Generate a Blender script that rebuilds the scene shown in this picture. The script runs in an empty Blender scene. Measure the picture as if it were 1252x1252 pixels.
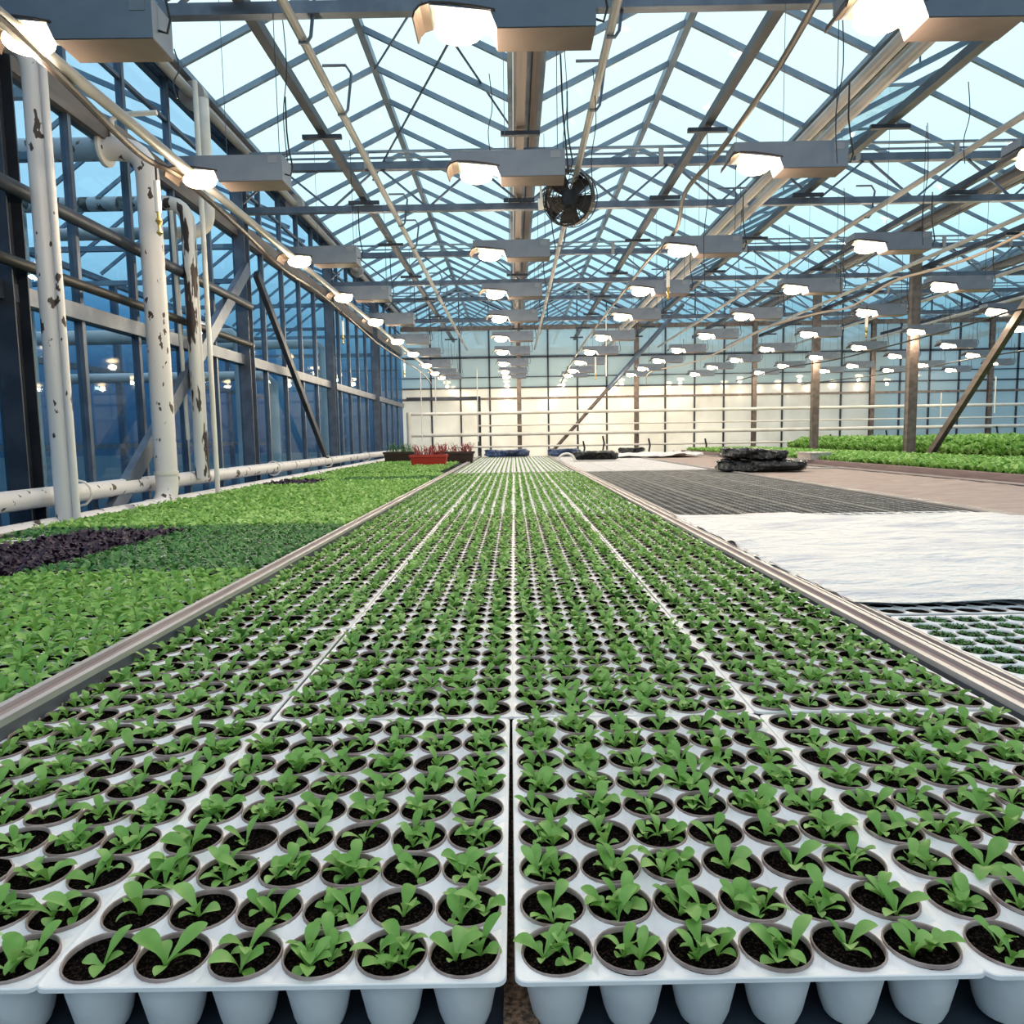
import bpy, math, random
from mathutils import Vector, Matrix
R = random.Random(7)
PI = math.pi
SC = bpy.context.scene
COL = SC.collection
# ---------------------------------------------------------------- camera
F_PX, PITCH, ROLL, YAW = 903.0, math.radians(5.75), math.radians(0.95), 0.0039
TZ = 0.80                                   # height of the tray sheets
CAM = Vector((0, 0, TZ + 0.471))
rz = Matrix.Rotation(YAW, 3, 'Z')
fw = rz @ Vector((0, math.cos(PITCH), -math.sin(PITCH)))
up = rz @ Vector((0, math.sin(PITCH), math.cos(PITCH)))
ri = rz @ Vector((1, 0, 0))
ri2 = ri * math.cos(ROLL) - up * math.sin(ROLL)
up2 = up * math.cos(ROLL) + ri * math.sin(ROLL)
cd = bpy.data.cameras.new('camera'); cam = bpy.data.objects.new('camera', cd); COL.objects.link(cam)
cd.sensor_width = 36; cd.lens = 36 * F_PX / 1252; cd.clip_start = 0.02; cd.clip_end = 300
m = Matrix((ri2, up2, -fw)).transposed().to_4x4(); m.translation = CAM
cam.matrix_world = m
SC.camera = cam
def P(x, y, Y):
    d = fw * F_PX + ri2 * (x - 626) - up2 * (y - 626)
    return CAM + d * (Y / d.y)
def inview(p, mg=40):
    v = Vector(p) - CAM
    zc = v.dot(fw)
    if zc < .05: return False
    x = 626 + F_PX * v.dot(ri2) / zc; y = 626 - F_PX * v.dot(up2) / zc
    return -mg < x < 1252 + mg and -mg < y < 1252 + mg
SC.view_settings.view_transform = 'Standard'; SC.view_settings.look = 'None'
SC.view_settings.exposure = 0.45; SC.view_settings.gamma = 1.0
SC.view_settings.use_curve_mapping = False
SC.cycles.max_bounces = 7; SC.cycles.transparent_max_bounces = 24
SC.cycles.sample_clamp_indirect = 6; SC.cycles.caustics_reflective = False; SC.cycles.caustics_refractive = False
# ---------------------------------------------------------------- materials
def new_mat(name):
    mt = bpy.data.materials.new(name); mt.use_nodes = True
    nt = mt.node_tree; nt.nodes.clear()
    out = nt.nodes.new('ShaderNodeOutputMaterial')
    return mt, nt, out
def N(nt, t, **kw):
    n = nt.nodes.new(t)
    for k, v in kw.items():
        if k.startswith('i_'): n.inputs[k[2:].replace('_', ' ')].default_value = v
        else: setattr(n, k, v)
    return n
def c4(c): return (c[0], c[1], c[2], 1)
def mat(name, c, rough=.5, metal=0., c2=None, scale=20., lo=.4, hi=.6, bump=0., bscale=60., bdist=.01, aniso=None, detail=3, spec=.5):
    mt, nt, out = new_mat(name)
    b = N(nt, 'ShaderNodeBsdfPrincipled'); b.inputs['Roughness'].default_value = rough; b.inputs['Metallic'].default_value = metal
    b.inputs['Specular IOR Level'].default_value = spec
    b.inputs['Base Color'].default_value = c4(c)
    nt.links.new(b.outputs[0], out.inputs[0])
    tc = N(nt, 'ShaderNodeTexCoord'); mp = N(nt, 'ShaderNodeMapping')
    if aniso: mp.inputs['Scale'].default_value = aniso
    nt.links.new(tc.outputs['Object'], mp.inputs[0])
    if c2 is not None:
        no = N(nt, 'ShaderNodeTexNoise'); no.inputs['Scale'].default_value = scale; no.inputs['Detail'].default_value = detail
        nt.links.new(mp.outputs[0], no.inputs['Vector'])
        r = N(nt, 'ShaderNodeValToRGB'); e = r.color_ramp.elements
        e[0].position = lo; e[0].color = c4(c); e[1].position = hi; e[1].color = c4(c2)
        nt.links.new(no.outputs['Fac'], r.inputs[0]); nt.links.new(r.outputs[0], b.inputs['Base Color'])
    if bump:
        n2 = N(nt, 'ShaderNodeTexNoise'); n2.inputs['Scale'].default_value = bscale; n2.inputs['Detail'].default_value = 4
        nt.links.new(mp.outputs[0], n2.inputs['Vector'])
        bp = N(nt, 'ShaderNodeBump'); bp.inputs['Strength'].default_value = bump; bp.inputs['Distance'].default_value = bdist
        nt.links.new(n2.outputs['Fac'], bp.inputs['Height']); nt.links.new(bp.outputs[0], b.inputs['Normal'])
    return mt
def leaf_mat(name, ca, cb, cc, trans=.35, scale=30):
    mt, nt, out = new_mat(name)
    geo = N(nt, 'ShaderNodeNewGeometry'); oi = N(nt, 'ShaderNodeObjectInfo'); tc = N(nt, 'ShaderNodeTexCoord')
    no = N(nt, 'ShaderNodeTexNoise'); no.inputs['Scale'].default_value = scale
    nt.links.new(tc.outputs['Object'], no.inputs['Vector'])
    a = N(nt, 'ShaderNodeMath', operation='MULTIPLY_ADD'); a.inputs[1].default_value = .5; nt.links.new(geo.outputs['Random Per Island'], a.inputs[0])
    s = N(nt, 'ShaderNodeMath', operation='MULTIPLY'); s.inputs[1].default_value = .5; nt.links.new(no.outputs['Fac'], s.inputs[0])
    nt.links.new(s.outputs[0], a.inputs[2])
    r = N(nt, 'ShaderNodeValToRGB'); e = r.color_ramp.elements
    e[0].position = .15; e[0].color = c4(ca); e[1].position = .85; e[1].color = c4(cc)
    k = e.new(.5); k.color = c4(cb)
    nt.links.new(a.outputs[0], r.inputs[0])
    b = N(nt, 'ShaderNodeBsdfPrincipled'); b.inputs['Roughness'].default_value = .45; b.inputs['Specular IOR Level'].default_value = .35
    t = N(nt, 'ShaderNodeBsdfTranslucent'); mx = N(nt, 'ShaderNodeMixShader'); mx.inputs[0].default_value = trans
    nt.links.new(r.outputs[0], b.inputs['Base Color']); nt.links.new(r.outputs[0], t.inputs['Color'])
    nt.links.new(b.outputs[0], mx.inputs[1]); nt.links.new(t.outputs[0], mx.inputs[2]); nt.links.new(mx.outputs[0], out.inputs[0])
    return mt
def glass_mat(name, tint, refl=.05, haze=0., hazec=(.5, .7, .8), rough=.03, fres=.22):
    mt, nt, out = new_mat(name)
    t = N(nt, 'ShaderNodeBsdfTransparent'); t.inputs[0].default_value = c4(tint)
    g = N(nt, 'ShaderNodeBsdfGlossy'); g.inputs['Roughness'].default_value = rough
    lw = N(nt, 'ShaderNodeLayerWeight'); lw.inputs['Blend'].default_value = .35
    ma = N(nt, 'ShaderNodeMath', operation='MULTIPLY_ADD'); ma.inputs[1].default_value = fres; ma.inputs[2].default_value = refl
    nt.links.new(lw.outputs['Fresnel'], ma.inputs[0])
    mx = N(nt, 'ShaderNodeMixShader'); nt.links.new(ma.outputs[0], mx.inputs[0])
    src = t.outputs[0]
    if haze:
        d = N(nt, 'ShaderNodeBsdfDiffuse'); d.inputs[0].default_value = c4(hazec)
        tr = N(nt, 'ShaderNodeBsdfTranslucent'); tr.inputs[0].default_value = c4(hazec)
        m1 = N(nt, 'ShaderNodeMixShader'); m1.inputs[0].default_value = .6
        nt.links.new(d.outputs[0], m1.inputs[1]); nt.links.new(tr.outputs[0], m1.inputs[2])
        m2 = N(nt, 'ShaderNodeMixShader'); m2.inputs[0].default_value = haze
        nt.links.new(t.outputs[0], m2.inputs[1]); nt.links.new(m1.outputs[0], m2.inputs[2]); src = m2.outputs[0]
    nt.links.new(src, mx.inputs[1]); nt.links.new(g.outputs[0], mx.inputs[2]); nt.links.new(mx.outputs[0], out.inputs[0])
    return mt
def emit_mat(name, c, s):
    mt, nt, out = new_mat(name)
    e = N(nt, 'ShaderNodeEmission'); e.inputs[0].default_value = c4(c); e.inputs[1].default_value = s
    nt.links.new(e.outputs[0], out.inputs[0]); return mt
M = {}
M['sheet'] = mat('white_tray_plastic', (.86, .82, .84), .4, c2=(.70, .67, .70), scale=9, lo=.45, hi=.8, bump=.15, bscale=45)
M['rim'] = mat('brown_pot_plastic', (.20, .13, .12), .5, c2=(.40, .31, .29), scale=30, lo=.35, hi=.65)
M['soil'] = mat('potting_soil', (.008, .006, .006), .95, c2=(.075, .05, .04), scale=330, lo=.5, hi=.74, bump=1.0, bscale=420, detail=2, spec=0)
M['leaf'] = leaf_mat('seedling_leaf', (.08, .21, .045), (.20, .42, .085), (.50, .72, .26), .32)
M['lettuce'] = leaf_mat('lettuce_leaf', (.10, .28, .05), (.27, .52, .11), (.60, .82, .32), .35)
M['dgreen'] = leaf_mat('dark_green_leaf', (.03, .11, .03), (.07, .21, .055), (.14, .35, .10), .25)
M['purple'] = leaf_mat('purple_leaf', (.012, .006, .016), (.03, .014, .035), (.075, .035, .06), .1)
M['stem_red'] = leaf_mat('red_stem', (.25, .02, .03), (.4, .05, .06), (.5, .12, .1), .2)
M['alu'] = mat('aluminium_rail', (.62, .57, .57), .42, .55, c2=(.50, .46, .46), scale=4, aniso=(8, .6, 8))
M['mauve'] = mat('mauve_rail_channel', (.27, .19, .20), .6, .1, c2=(.34, .25, .25), scale=5, aniso=(8, .6, 8))
M['side'] = mat('grey_bench_side', (.07, .085, .115), .5, .3, c2=(.15, .15, .17), scale=4, aniso=(1, .3, 4))
M['bottom'] = mat('dark_blue_bench_bottom', (.016, .024, .045), .7, c2=(.03, .04, .06), scale=14)
M['wood'] = mat('rough_wood_lath', (.30, .17, .11), .85, c2=(.10, .055, .035), scale=160, lo=.42, hi=.6, bump=.8, bscale=200)
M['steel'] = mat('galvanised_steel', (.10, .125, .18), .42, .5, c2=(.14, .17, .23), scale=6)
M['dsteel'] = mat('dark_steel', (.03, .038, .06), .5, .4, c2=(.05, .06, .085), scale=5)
M['bsteel'] = mat('brownish_steel', (.14, .11, .10), .5, .4, c2=(.20, .16, .15), scale=3, aniso=(4, .5, 4))
M['bar'] = mat('roof_glazing_bar', (.15, .21, .29), .45, .4, c2=(.21, .28, .36), scale=3)
M['gutter'] = mat('gutter_metal', (.27, .20, .18), .5, .3, c2=(.20, .165, .165), scale=2, aniso=(20, .3, 20))
M['pipe'] = mat('pale_overhead_pipe', (.36, .35, .36), .45, c2=(.28, .28, .29), scale=3)
M['peel'] = mat('flaking_white_paint', (.70, .67, .70), .45, c2=(.055, .035, .03), scale=9, lo=.625, hi=.637, aniso=(1.6, 1.6, .9), detail=8)
M['peel2'] = mat('badly_flaked_paint', (.70, .69, .70), .5, c2=(.045, .03, .028), scale=6, lo=.54, hi=.555, aniso=(2, 2, .35), detail=6)
M['wpipe'] = mat('white_pipe_paint', (.76, .74, .73), .45, c2=(.66, .63, .60), scale=3)
M['black'] = mat('black_rubber', (.012, .012, .014), .5)
M['cable'] = mat('dark_brown_cable', (.022, .014, .013), .5)
M['tan'] = mat('tan_cable', (.45, .33, .26), .5)
M['house'] = mat('lamp_housing', (.17, .20, .27), .42, .25, c2=(.20, .235, .30), scale=5)
M['under'] = mat('lamp_underside_warm_lit', (.12, .09, .08), .5, .15, c2=(.14, .11, .095), scale=6)  # warm light bouncing onto the box bottom, painted in as brown
M['hood'] = mat('lamp_hood', (.05, .035, .03), .5, .3)
M['glow'] = emit_mat('sodium_lamp_glass', (1.0, .76, .40), 22)
M['label'] = mat('grey_rating_label', (.24, .27, .33), .6)
M['brass'] = mat('brass', (.6, .42, .15), .35, .8)
M['glass'] = glass_mat('roof_glass', (.95, .99, 1.0), .0, fres=.02)
M['wglass'] = glass_mat('wall_glass', (.46, .65, .82), .03, .06, (.20, .40, .6), fres=.18)
M['eglass'] = glass_mat('end_wall_glass', (.72, .88, .94), .05, .50, (.72, .90, .95))
M['vent'] = glass_mat('vent_glass', (.72, .88, .92), .04, .22, (.55, .8, .86))
M['floor'] = mat('concrete_floor', (.07, .075, .085), .8, c2=(.11, .11, .115), scale=3, bump=.2)
M['ground'] = mat('outdoor_ground', (.03, .05, .06), .9, c2=(.05, .07, .07), scale=1)
M['fleece'] = mat('white_fleece', (.90, .85, .85), .75, c2=(.56, .56, .66), scale=3.2, lo=.5, hi=.74, aniso=(.9, 2.4, 1), bump=1.0, bscale=11, bdist=.05, detail=9)
M['gtray'] = mat('grey_tray_plastic', (.30, .28, .27), .6, c2=(.20, .19, .185), scale=12)
M['felt'] = mat('brown_felt_mat', (.34, .255, .235), .95, c2=(.46, .36, .33), scale=9, lo=.35, hi=.7, aniso=(.5, 2, 1), bump=.5, bscale=25)
M['bag'] = mat('black_plastic_film', (.006, .006, .008), .2, bump=1.0, bscale=13, bdist=.05)
M['blue'] = mat('blue_tarpaulin', (.03, .07, .19), .4, c2=(.015, .03, .09), scale=6, bump=.8, bscale=12)
M['red'] = mat('red_planter_plastic', (.42, .03, .025), .45)
M['dplant'] = mat('dark_planter_plastic', (.03, .015, .015), .5)
M['whitep'] = mat('white_plastic', (.8, .78, .76), .5)
# translucent end wall sheet
def sheet_mat():
    mt, nt, out = new_mat('translucent_wall_sheet')
    d = N(nt, 'ShaderNodeBsdfDiffuse'); d.inputs[0].default_value = (.62, .60, .56, 1)
    t = N(nt, 'ShaderNodeBsdfTranslucent'); t.inputs[0].default_value = (.95, .88, .74, 1)
    m1 = N(nt, 'ShaderNodeMixShader'); m1.inputs[0].default_value = .62
    tcx = N(nt, 'ShaderNodeTexCoord'); nz = N(nt, 'ShaderNodeTexNoise'); nz.inputs['Scale'].default_value = 1.1; nz.inputs['Detail'].default_value = 5
    nt.links.new(tcx.outputs['Object'], nz.inputs['Vector']); cr = N(nt, 'ShaderNodeValToRGB'); cr.color_ramp.elements[0].position = .35; cr.color_ramp.elements[0].color = (.70, .66, .60, 1); cr.color_ramp.elements[1].position = .62; cr.color_ramp.elements[1].color = (.95, .92, .85, 1)
    nt.links.new(nz.outputs['Fac'], cr.inputs[0]); nt.links.new(cr.outputs[0], t.inputs[0])
    g = N(nt, 'ShaderNodeBsdfGlossy'); g.inputs['Roughness'].default_value = .12
    m2 = N(nt, 'ShaderNodeMixShader'); m2.inputs[0].default_value = .07
    nt.links.new(d.outputs[0], m1.inputs[1]); nt.links.new(t.outputs[0], m1.inputs[2])
    nt.links.new(m1.outputs[0], m2.inputs[1]); nt.links.new(g.outputs[0], m2.inputs[2]); nt.links.new(m2.outputs[0], out.inputs[0])
    return mt
M['tsheet'] = sheet_mat()
# ---------------------------------------------------------------- mesh helpers
class MB:
    def __init__(s): s.v = []; s.f = []; s.m = []; s.cur = 0
    def add(s, vs, fs):
        o = len(s.v); s.v += [tuple(p) for p in vs]
        for f in fs: s.f.append(tuple(i + o for i in f)); s.m.append(s.cur)
        return s
    def box(s, x0, x1, y0, y1, z0, z1):
        return s.add([(x0,y0,z0),(x1,y0,z0),(x1,y1,z0),(x0,y1,z0),(x0,y0,z1),(x1,y0,z1),(x1,y1,z1),(x0,y1,z1)],
                     [(0,3,2,1),(4,5,6,7),(0,1,5,4),(1,2,6,5),(2,3,7,6),(3,0,4,7)])
    def bar(s, a, b, w, h=None, upv=(0, 0, 1)):
        h = h or w; a = Vector(a); b = Vector(b); d = (b - a).normalized(); u = Vector(upv)
        if abs(d.dot(u)) > .99: u = Vector((0, 1, 0))
        r = d.cross(u).normalized(); u = r.cross(d)
        vs = [p + r * sx * w / 2 + u * sz * h / 2 for p in (a, b) for sx, sz in ((-1,-1),(1,-1),(1,1),(-1,1))]
        return s.add(vs, [(0,1,2,3)[::-1],(4,5,6,7),(0,1,5,4),(1,2,6,5),(2,3,7,6),(3,0,4,7)][0:0] + [(3,2,1,0),(4,5,6,7),(0,1,5,4),(1,2,6,5),(2,3,7,6),(3,0,4,7)])
    def tube(s, pts, r, n=10, closed=False):
        pts = [Vector(p) for p in pts]; rings = []; prev = None
        L = len(pts)
        for i, p in enumerate(pts):
            if closed: d = pts[(i + 1) % L] - pts[i - 1]
            else: d = (pts[min(i + 1, L - 1)] - pts[max(i - 1, 0)])
            d = d.normalized()
            if prev is None:
                u = Vector((0, 0, 1)) if abs(d.z) < .9 else Vector((1, 0, 0))
            else: u = prev
            x = d.cross(u)
            if x.length < 1e-5: x = d.orthogonal()
            x.normalize(); u = x.cross(d).normalized(); prev = u
            rr = r[i] if isinstance(r, (list, tuple)) else r
            rings.append([p + (x * math.cos(2*PI*k/n) + u * math.sin(2*PI*k/n)) * rr for k in range(n)])
        o = len(s.v)
        for g in rings: s.v += [tuple(q) for q in g]
        for i in range(L - (0 if closed else 1)):
            a = o + i * n; b = o + ((i + 1) % L) * n
            for k in range(n):
                s.f.append((a + k, a + (k+1) % n, b + (k+1) % n, b + k)); s.m.append(s.cur)
        if not closed:
            s.f.append(tuple(o + k for k in range(n))[::-1]); s.m.append(s.cur)
            s.f.append(tuple(o + (L-1)*n + k for k in range(n))); s.m.append(s.cur)
        return s
    def lathe(s, prof, n=20, c=(0, 0, 0), sx=1, sy=1):
        o = len(s.v)
        for r, z in prof:
            for k in range(n): s.v.append((c[0] + sx*r*math.cos(2*PI*k/n), c[1] + sy*r*math.sin(2*PI*k/n), c[2] + z))
        for i in range(len(prof) - 1):
            for k in range(n):
                s.f.append((o+i*n+k, o+i*n+(k+1)%n, o+(i+1)*n+(k+1)%n, o+(i+1)*n+k)); s.m.append(s.cur)
        return s
    def prism(s, poly, y0, y1):          # poly in XZ, extruded along Y
        n = len(poly); vs = [(x, y0, z) for x, z in poly] + [(x, y1, z) for x, z in poly]
        fs = [tuple(range(n)), tuple(range(2*n-1, n-1, -1))] + [(i, i+n, (i+1)%n+n, (i+1)%n) for i in range(n)]
        return s.add(vs, fs)
    def mesh(s, name, mats, smooth=False):
        me = bpy.data.meshes.new(name); me.from_pydata(s.v, [], s.f)
        for k in (mats if isinstance(mats, (list, tuple)) else [mats]): me.materials.append(M[k])
        if any(s.m): me.polygons.foreach_set('material_index', s.m)
        me.polygons.foreach_set('use_smooth', [bool(smooth)] * len(s.f)); me.update()
        if smooth == 'auto':
            try: me.set_sharp_from_angle(angle=math.radians(38))
            except Exception: pass
        return me
def link(name, me, parent=None, loc=None):
    o = bpy.data.objects.new(name, me); COL.objects.link(o)
    if parent: o.parent = parent
    if loc is not None: o.location = loc
    return o
def mk(name, mb, mats, parent=None, loc=None, smooth=False): return link(name, mb.mesh(name, mats, smooth), parent, loc)
def tag(o, label, cat, group=None, kind=None):
    o['label'] = label; o['category'] = cat
    if group: o['group'] = group
    if kind: o['kind'] = kind
    return o
def thing(name, label, cat, loc=(0, 0, 0), group=None):
    return tag(link(name, None, None, loc), label, cat, group)
def struct(o, label=None):
    o['kind'] = 'structure'
    if label: o['label'] = label
    return o
def copy_tree(o, parent=None):
    c = o.copy(); COL.objects.link(c); c.parent = parent
    for ch in list(o.children): copy_tree(ch, c)
    return c
ORD = ['first','second','third','fourth','fifth','sixth','seventh','eighth','ninth','tenth','eleventh','twelfth','thirteenth','fourteenth','fifteenth','sixteenth','seventeenth','eighteenth','nineteenth','twentieth']
def ordn(k):
    if k < 20: return ORD[k]
    t = ['twenty','thirty','forty','fifty','sixty'][(k + 1)//10 - 2]
    u = (k + 1) % 10
    return (t[:-1] + 'ieth') if u == 0 else t + '-' + ORD[u - 1]
# ---------------------------------------------------------------- world
w = bpy.data.worlds.new('world'); SC.world = w; w.use_nodes = True
nt = w.node_tree; nt.nodes.clear()
wo = nt.nodes.new('ShaderNodeOutputWorld'); bg = nt.nodes.new('ShaderNodeBackground')
tc = nt.nodes.new('ShaderNodeTexCoord'); sp = nt.nodes.new('ShaderNodeSeparateXYZ'); rp = nt.nodes.new('ShaderNodeValToRGB')
nt.links.new(tc.outputs['Generated'], sp.inputs[0])
mr = nt.nodes.new('ShaderNodeMapRange'); mr.inputs[1].default_value = -.2; mr.inputs[2].default_value = 1
nt.links.new(sp.outputs[2], mr.inputs[0]); nt.links.new(mr.outputs[0], rp.inputs[0])
e = rp.color_ramp.elements
e[0].position = 0; e[0].color = (.012, .03, .06, 1)
e[1].position = 1; e[1].color = (1.0, 1.05, 1.10, 1)
for p_, c_ in ((.16, (.022, .058, .105)), (.24, (.05, .14, .225)), (.29, (.20, .41, .52)), (.36, (.50, .80, .90)), (.44, (.62, .85, .91)), (.6, (.70, .89, .93))):
    k_ = e.new(p_); k_.color = c4(c_)
nt.links.new(rp.outputs[0], bg.inputs[0]); bg.inputs[1].default_value = 1.0
nt.links.new(bg.outputs[0], wo.inputs[0])
# ---------------------------------------------------------------- building shell
GX = [.17 + 3.27 * i for i in range(-1, 6)]         # gutter lines
GZ, RZ = 4.60, 5.36
Y0, Y1, YE = -3.4, 20.9, 33.0
XL, XR = GX[0], GX[-1]
TY = [-3.4, .6, 4.72, 8.6, 12.6, 16.6]
struct(mk('floor', MB().box(XL - .1, XR, Y0, Y1, -.1, 0), 'floor'), 'dark concrete floor under the benches')
struct(mk('ground', MB().box(-60, 60, -30, 90, -.3, -.11), 'ground'), 'dark ground outside the glasshouse')
SN = ['far left', 'left', 'right', 'second right', 'third right', 'fourth right']
for i in range(6):
    for sgn in (0, 1):
        xa = GX[i] + .15 if sgn == 0 else GX[i+1] - .15
        xm = (GX[i] + GX[i+1]) / 2
        me = MB(); me.bar((xm, Y0, RZ), (xm, YE, RZ), .07, .09) if sgn == 0 else None
        ny = int((YE - Y0) / .8)
        for k in range(ny + 1):
            y = Y0 + k * .8
            me.bar((xa, y, GZ + .05), (xm, y, RZ), .035, .055)
        if sgn == 0 or True:
            me.bar((xa, Y0, GZ + .05), (xa, YE, GZ + .05), .05, .05)
        c = struct(mk('ceiling', me, 'bar'), 'glazed roof slope with slim metal bars')
        g = MB(); n = Vector((0, 0, .03))
        g.add([Vector((xa, Y0, GZ + .08)), Vector((xa, YE, GZ + .08)), Vector((xm, YE, RZ + .035)), Vector((xm, Y0, RZ + .035))], [(0, 1, 2, 3)])
        mk('glass_panes', g, 'glass', c)
# opened roof vents
vi = 0
for (i, side, ya, yb) in ((2, 0, 5.0, 8.2), (2, 0, 9.4, 12.0), (2, 0, 13.0, 16.0)):
    xm = (GX[i] + GX[i+1]) / 2
    s = 1 if side else -1
    x1, z1 = xm + s * .95, RZ - .26 + .32
    fr = MB()
    for yy in (ya, (ya + yb) / 2, yb): fr.bar((xm, yy, RZ + .08), (x1, yy, z1), .03, .03)
    fr.bar((x1, ya, z1), (x1, yb, z1), .03, .03); fr.bar((xm, ya, RZ + .08), (xm, yb, RZ + .08), .03, .03)
    t = thing('roof_vent', 'opened glass roof vent, %s of the row tilted up along the ridges' % ordn(vi), 'roof vent', (0, 0, 0), 'open roof vents')
    mk('vent_frame', fr, 'bar', t); vi += 1
    mk('vent_pane', MB().add([(xm, ya, RZ + .085), (xm, yb, RZ + .085), (x1, yb, z1 + .004), (x1, ya, z1 + .004)], [(0, 1, 2, 3)]), 'vent', t)
    rod = MB()
    for yy in (ya + .3, yb - .3): rod.bar((xm + s * .9, yy, RZ - .42), (x1 - s * .03, yy, z1), .015)
    mk('push_rod', rod, 'steel', t)
GLAB = ['along the top of the left glass wall', 'above the centre bench', 'first right of the centre', 'second right of the centre', 'third right of the centre', 'fourth right of the centre', 'far right edge']
for i, gx in enumerate(GX):
    t = thing('gutter', 'long metal roof gutter, ' + GLAB[i], 'gutter', (gx, 0, GZ), 'roof gutters')
    b = MB().prism([(-.12, .06), (-.12, -.06), (-.05, -.06), (-.05, -.03), (.05, -.03), (.05, -.06), (.12, -.06), (.12, .06)][::-1], Y0, YE)
    mk('gutter_channel', b, 'gutter', t)
    mk('drain_strip', MB().box(-.035, .035, Y0, YE, -.055, -.032), 'steel', t)
# trusses
TN = ['behind the camera', 'overhead at the front', 'nearest in view at the top edge', 'second from the front, carrying the fan cable', 'third from the front', 'last before the end wall']
def truss(y, lab):
    t = thing('roof_truss', 'steel lattice roof truss, ' + lab, 'truss', (0, y, 0), 'lattice trusses across the house')
    mk('bottom_chord', MB().box(XL, XR, -.035, .035, 3.815, 3.885), 'steel', t)
    mk('top_chord', MB().box(XL, XR, -.04, .04, 4.270, 4.350), 'steel', t)
    mk('screen_rail', MB().box(XL, XR, -.06, -.02, 4.445, 4.465).box(XL, XR, -.06, -.03, 4.380, 4.395), 'bar', t)
    pb = MB()
    for k in range(int((XR - XL) / 1.09)): pb.box(XL + .4 + k * 1.09, XL + .45 + k * 1.09, -.065, -.035, 4.27, 4.45)
    mk('rail_clip', pb, 'pipe', t)['kind'] = 'stuff'
    n = int(round((XR - XL) / .545)); st = (XR - XL) / n
    for k in range(n):
        a = XL + k * st
        za, zb = (3.88, 4.28) if k % 2 == 0 else (4.28, 3.88)
        mk('brace', MB().bar((a + .03, 0, za), (a + st - .03, 0, zb), .022, .022, (0, 1, 0)), 'steel', t)
    return t
for y, l in zip(TY, TN):
    if y > 0: truss(y, l)
# thin wind bracing rods
for k, (a, b) in enumerate((((.0, 8.5, 4.7), (-1.45, 4.7, 5.3)), ((-1.45, 8.5, 5.3), (.05, 4.7, 4.7)), ((-1.6, 9.0, 4.3), (-.2, 6.0, 4.7)), ((3.3, 8.5, 4.7), (5.0, 4.8, 5.3)), ((5.0, 8.5, 5.3), (3.5, 4.8, 4.7)), ((6.6, 12.5, 4.7), (8.2, 8.7, 5.3)))):
    tag(mk('wind_brace', MB().tube([a, b], .012, 6), 'steel'), 'thin bracing rod under the roof glass, %s from the left' % ordn(k), 'rod', 'wind braces')
# gutter-level drive tube on the left wall
t = thing('ventilation_drive', 'white drive tube with round pulleys along the left eave', 'drive tube', (0, 0, 0))
mk('drive_tube', MB().tube([(-2.92, 1.5, 4.47), (-2.92, 20.5, 4.47)], .045, 12), 'pipe', t, smooth='auto')
for yy in (6.05, 7.2, 10.4, 14.4):
    mk('pulley', MB().tube([(-2.92, yy - .05, 4.47), (-2.92, yy + .05, 4.47)], .12, 20), 'pipe', t, smooth='auto')
# ---- left wall
GIRT, EAVE = 2.21, 3.66
bays = [(-3.4, .6), (.6, 4.6), (4.6, 8.6), (8.6, 12.6), (12.6, 16.6), (16.6, 20.8)]
struct(mk('wall_left', MB().box(XL - .1, XL + .02, Y0, Y1, 0, .35), 'side'), 'low dark base of the left glass wall')
for i, (a, b) in enumerate(bays):
    f = MB(); n = 5; st = (b - a) / n
    for k in range(1, n): f.box(XL - .03, XL + .03, a + k * st - .02, a + k * st + .02, .35, GZ)
    f.box(XL - .05, XL + .06, a, b, GIRT - .06, GIRT + .05)
    f.box(XL - .03, XL + .03, a, b, .35, .41)
    f.cur = 1; f.box(XL - .06, XL + .05, a, b, EAVE - .09, EAVE + .09); f.cur = 0
    f.box(XL - .02, XL + .02, a, b, EAVE + .5, EAVE + .53)
    wn = struct(mk('window_%d' % (i + 1), f, ['steel', 'bsteel']), 'tall left wall window bay with narrow upright bars')
    mk('glass_panes', MB().add([(XL, a, .35), (XL, b, .35), (XL, b, GZ), (XL, a, GZ)], [(0, 1, 2, 3)]), 'wglass', wn)
for i, y in enumerate((.6, 4.6, 8.6, 12.6, 16.6)):
    pb = MB().box(XL - .02, XL + .12, y - .075, y - .065, 0, GZ - .06).box(XL - .02, XL + .12, y + .065, y + .075, 0, GZ - .06).box(XL + .045, XL + .055, y - .065, y + .065, 0, GZ - .06)
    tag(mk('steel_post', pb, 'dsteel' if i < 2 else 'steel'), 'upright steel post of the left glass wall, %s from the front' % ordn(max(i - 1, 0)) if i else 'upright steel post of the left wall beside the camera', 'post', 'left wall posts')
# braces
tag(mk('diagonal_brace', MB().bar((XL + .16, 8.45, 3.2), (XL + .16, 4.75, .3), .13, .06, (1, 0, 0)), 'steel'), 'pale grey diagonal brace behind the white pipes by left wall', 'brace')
tag(mk('diagonal_brace', MB().bar((XL + .16, 8.75, 3.2), (XL + .16, 12.5, .3), .09, .06, (1, 0, 0)), 'dsteel'), 'dark diagonal brace falling away from the second left post', 'brace')
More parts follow.
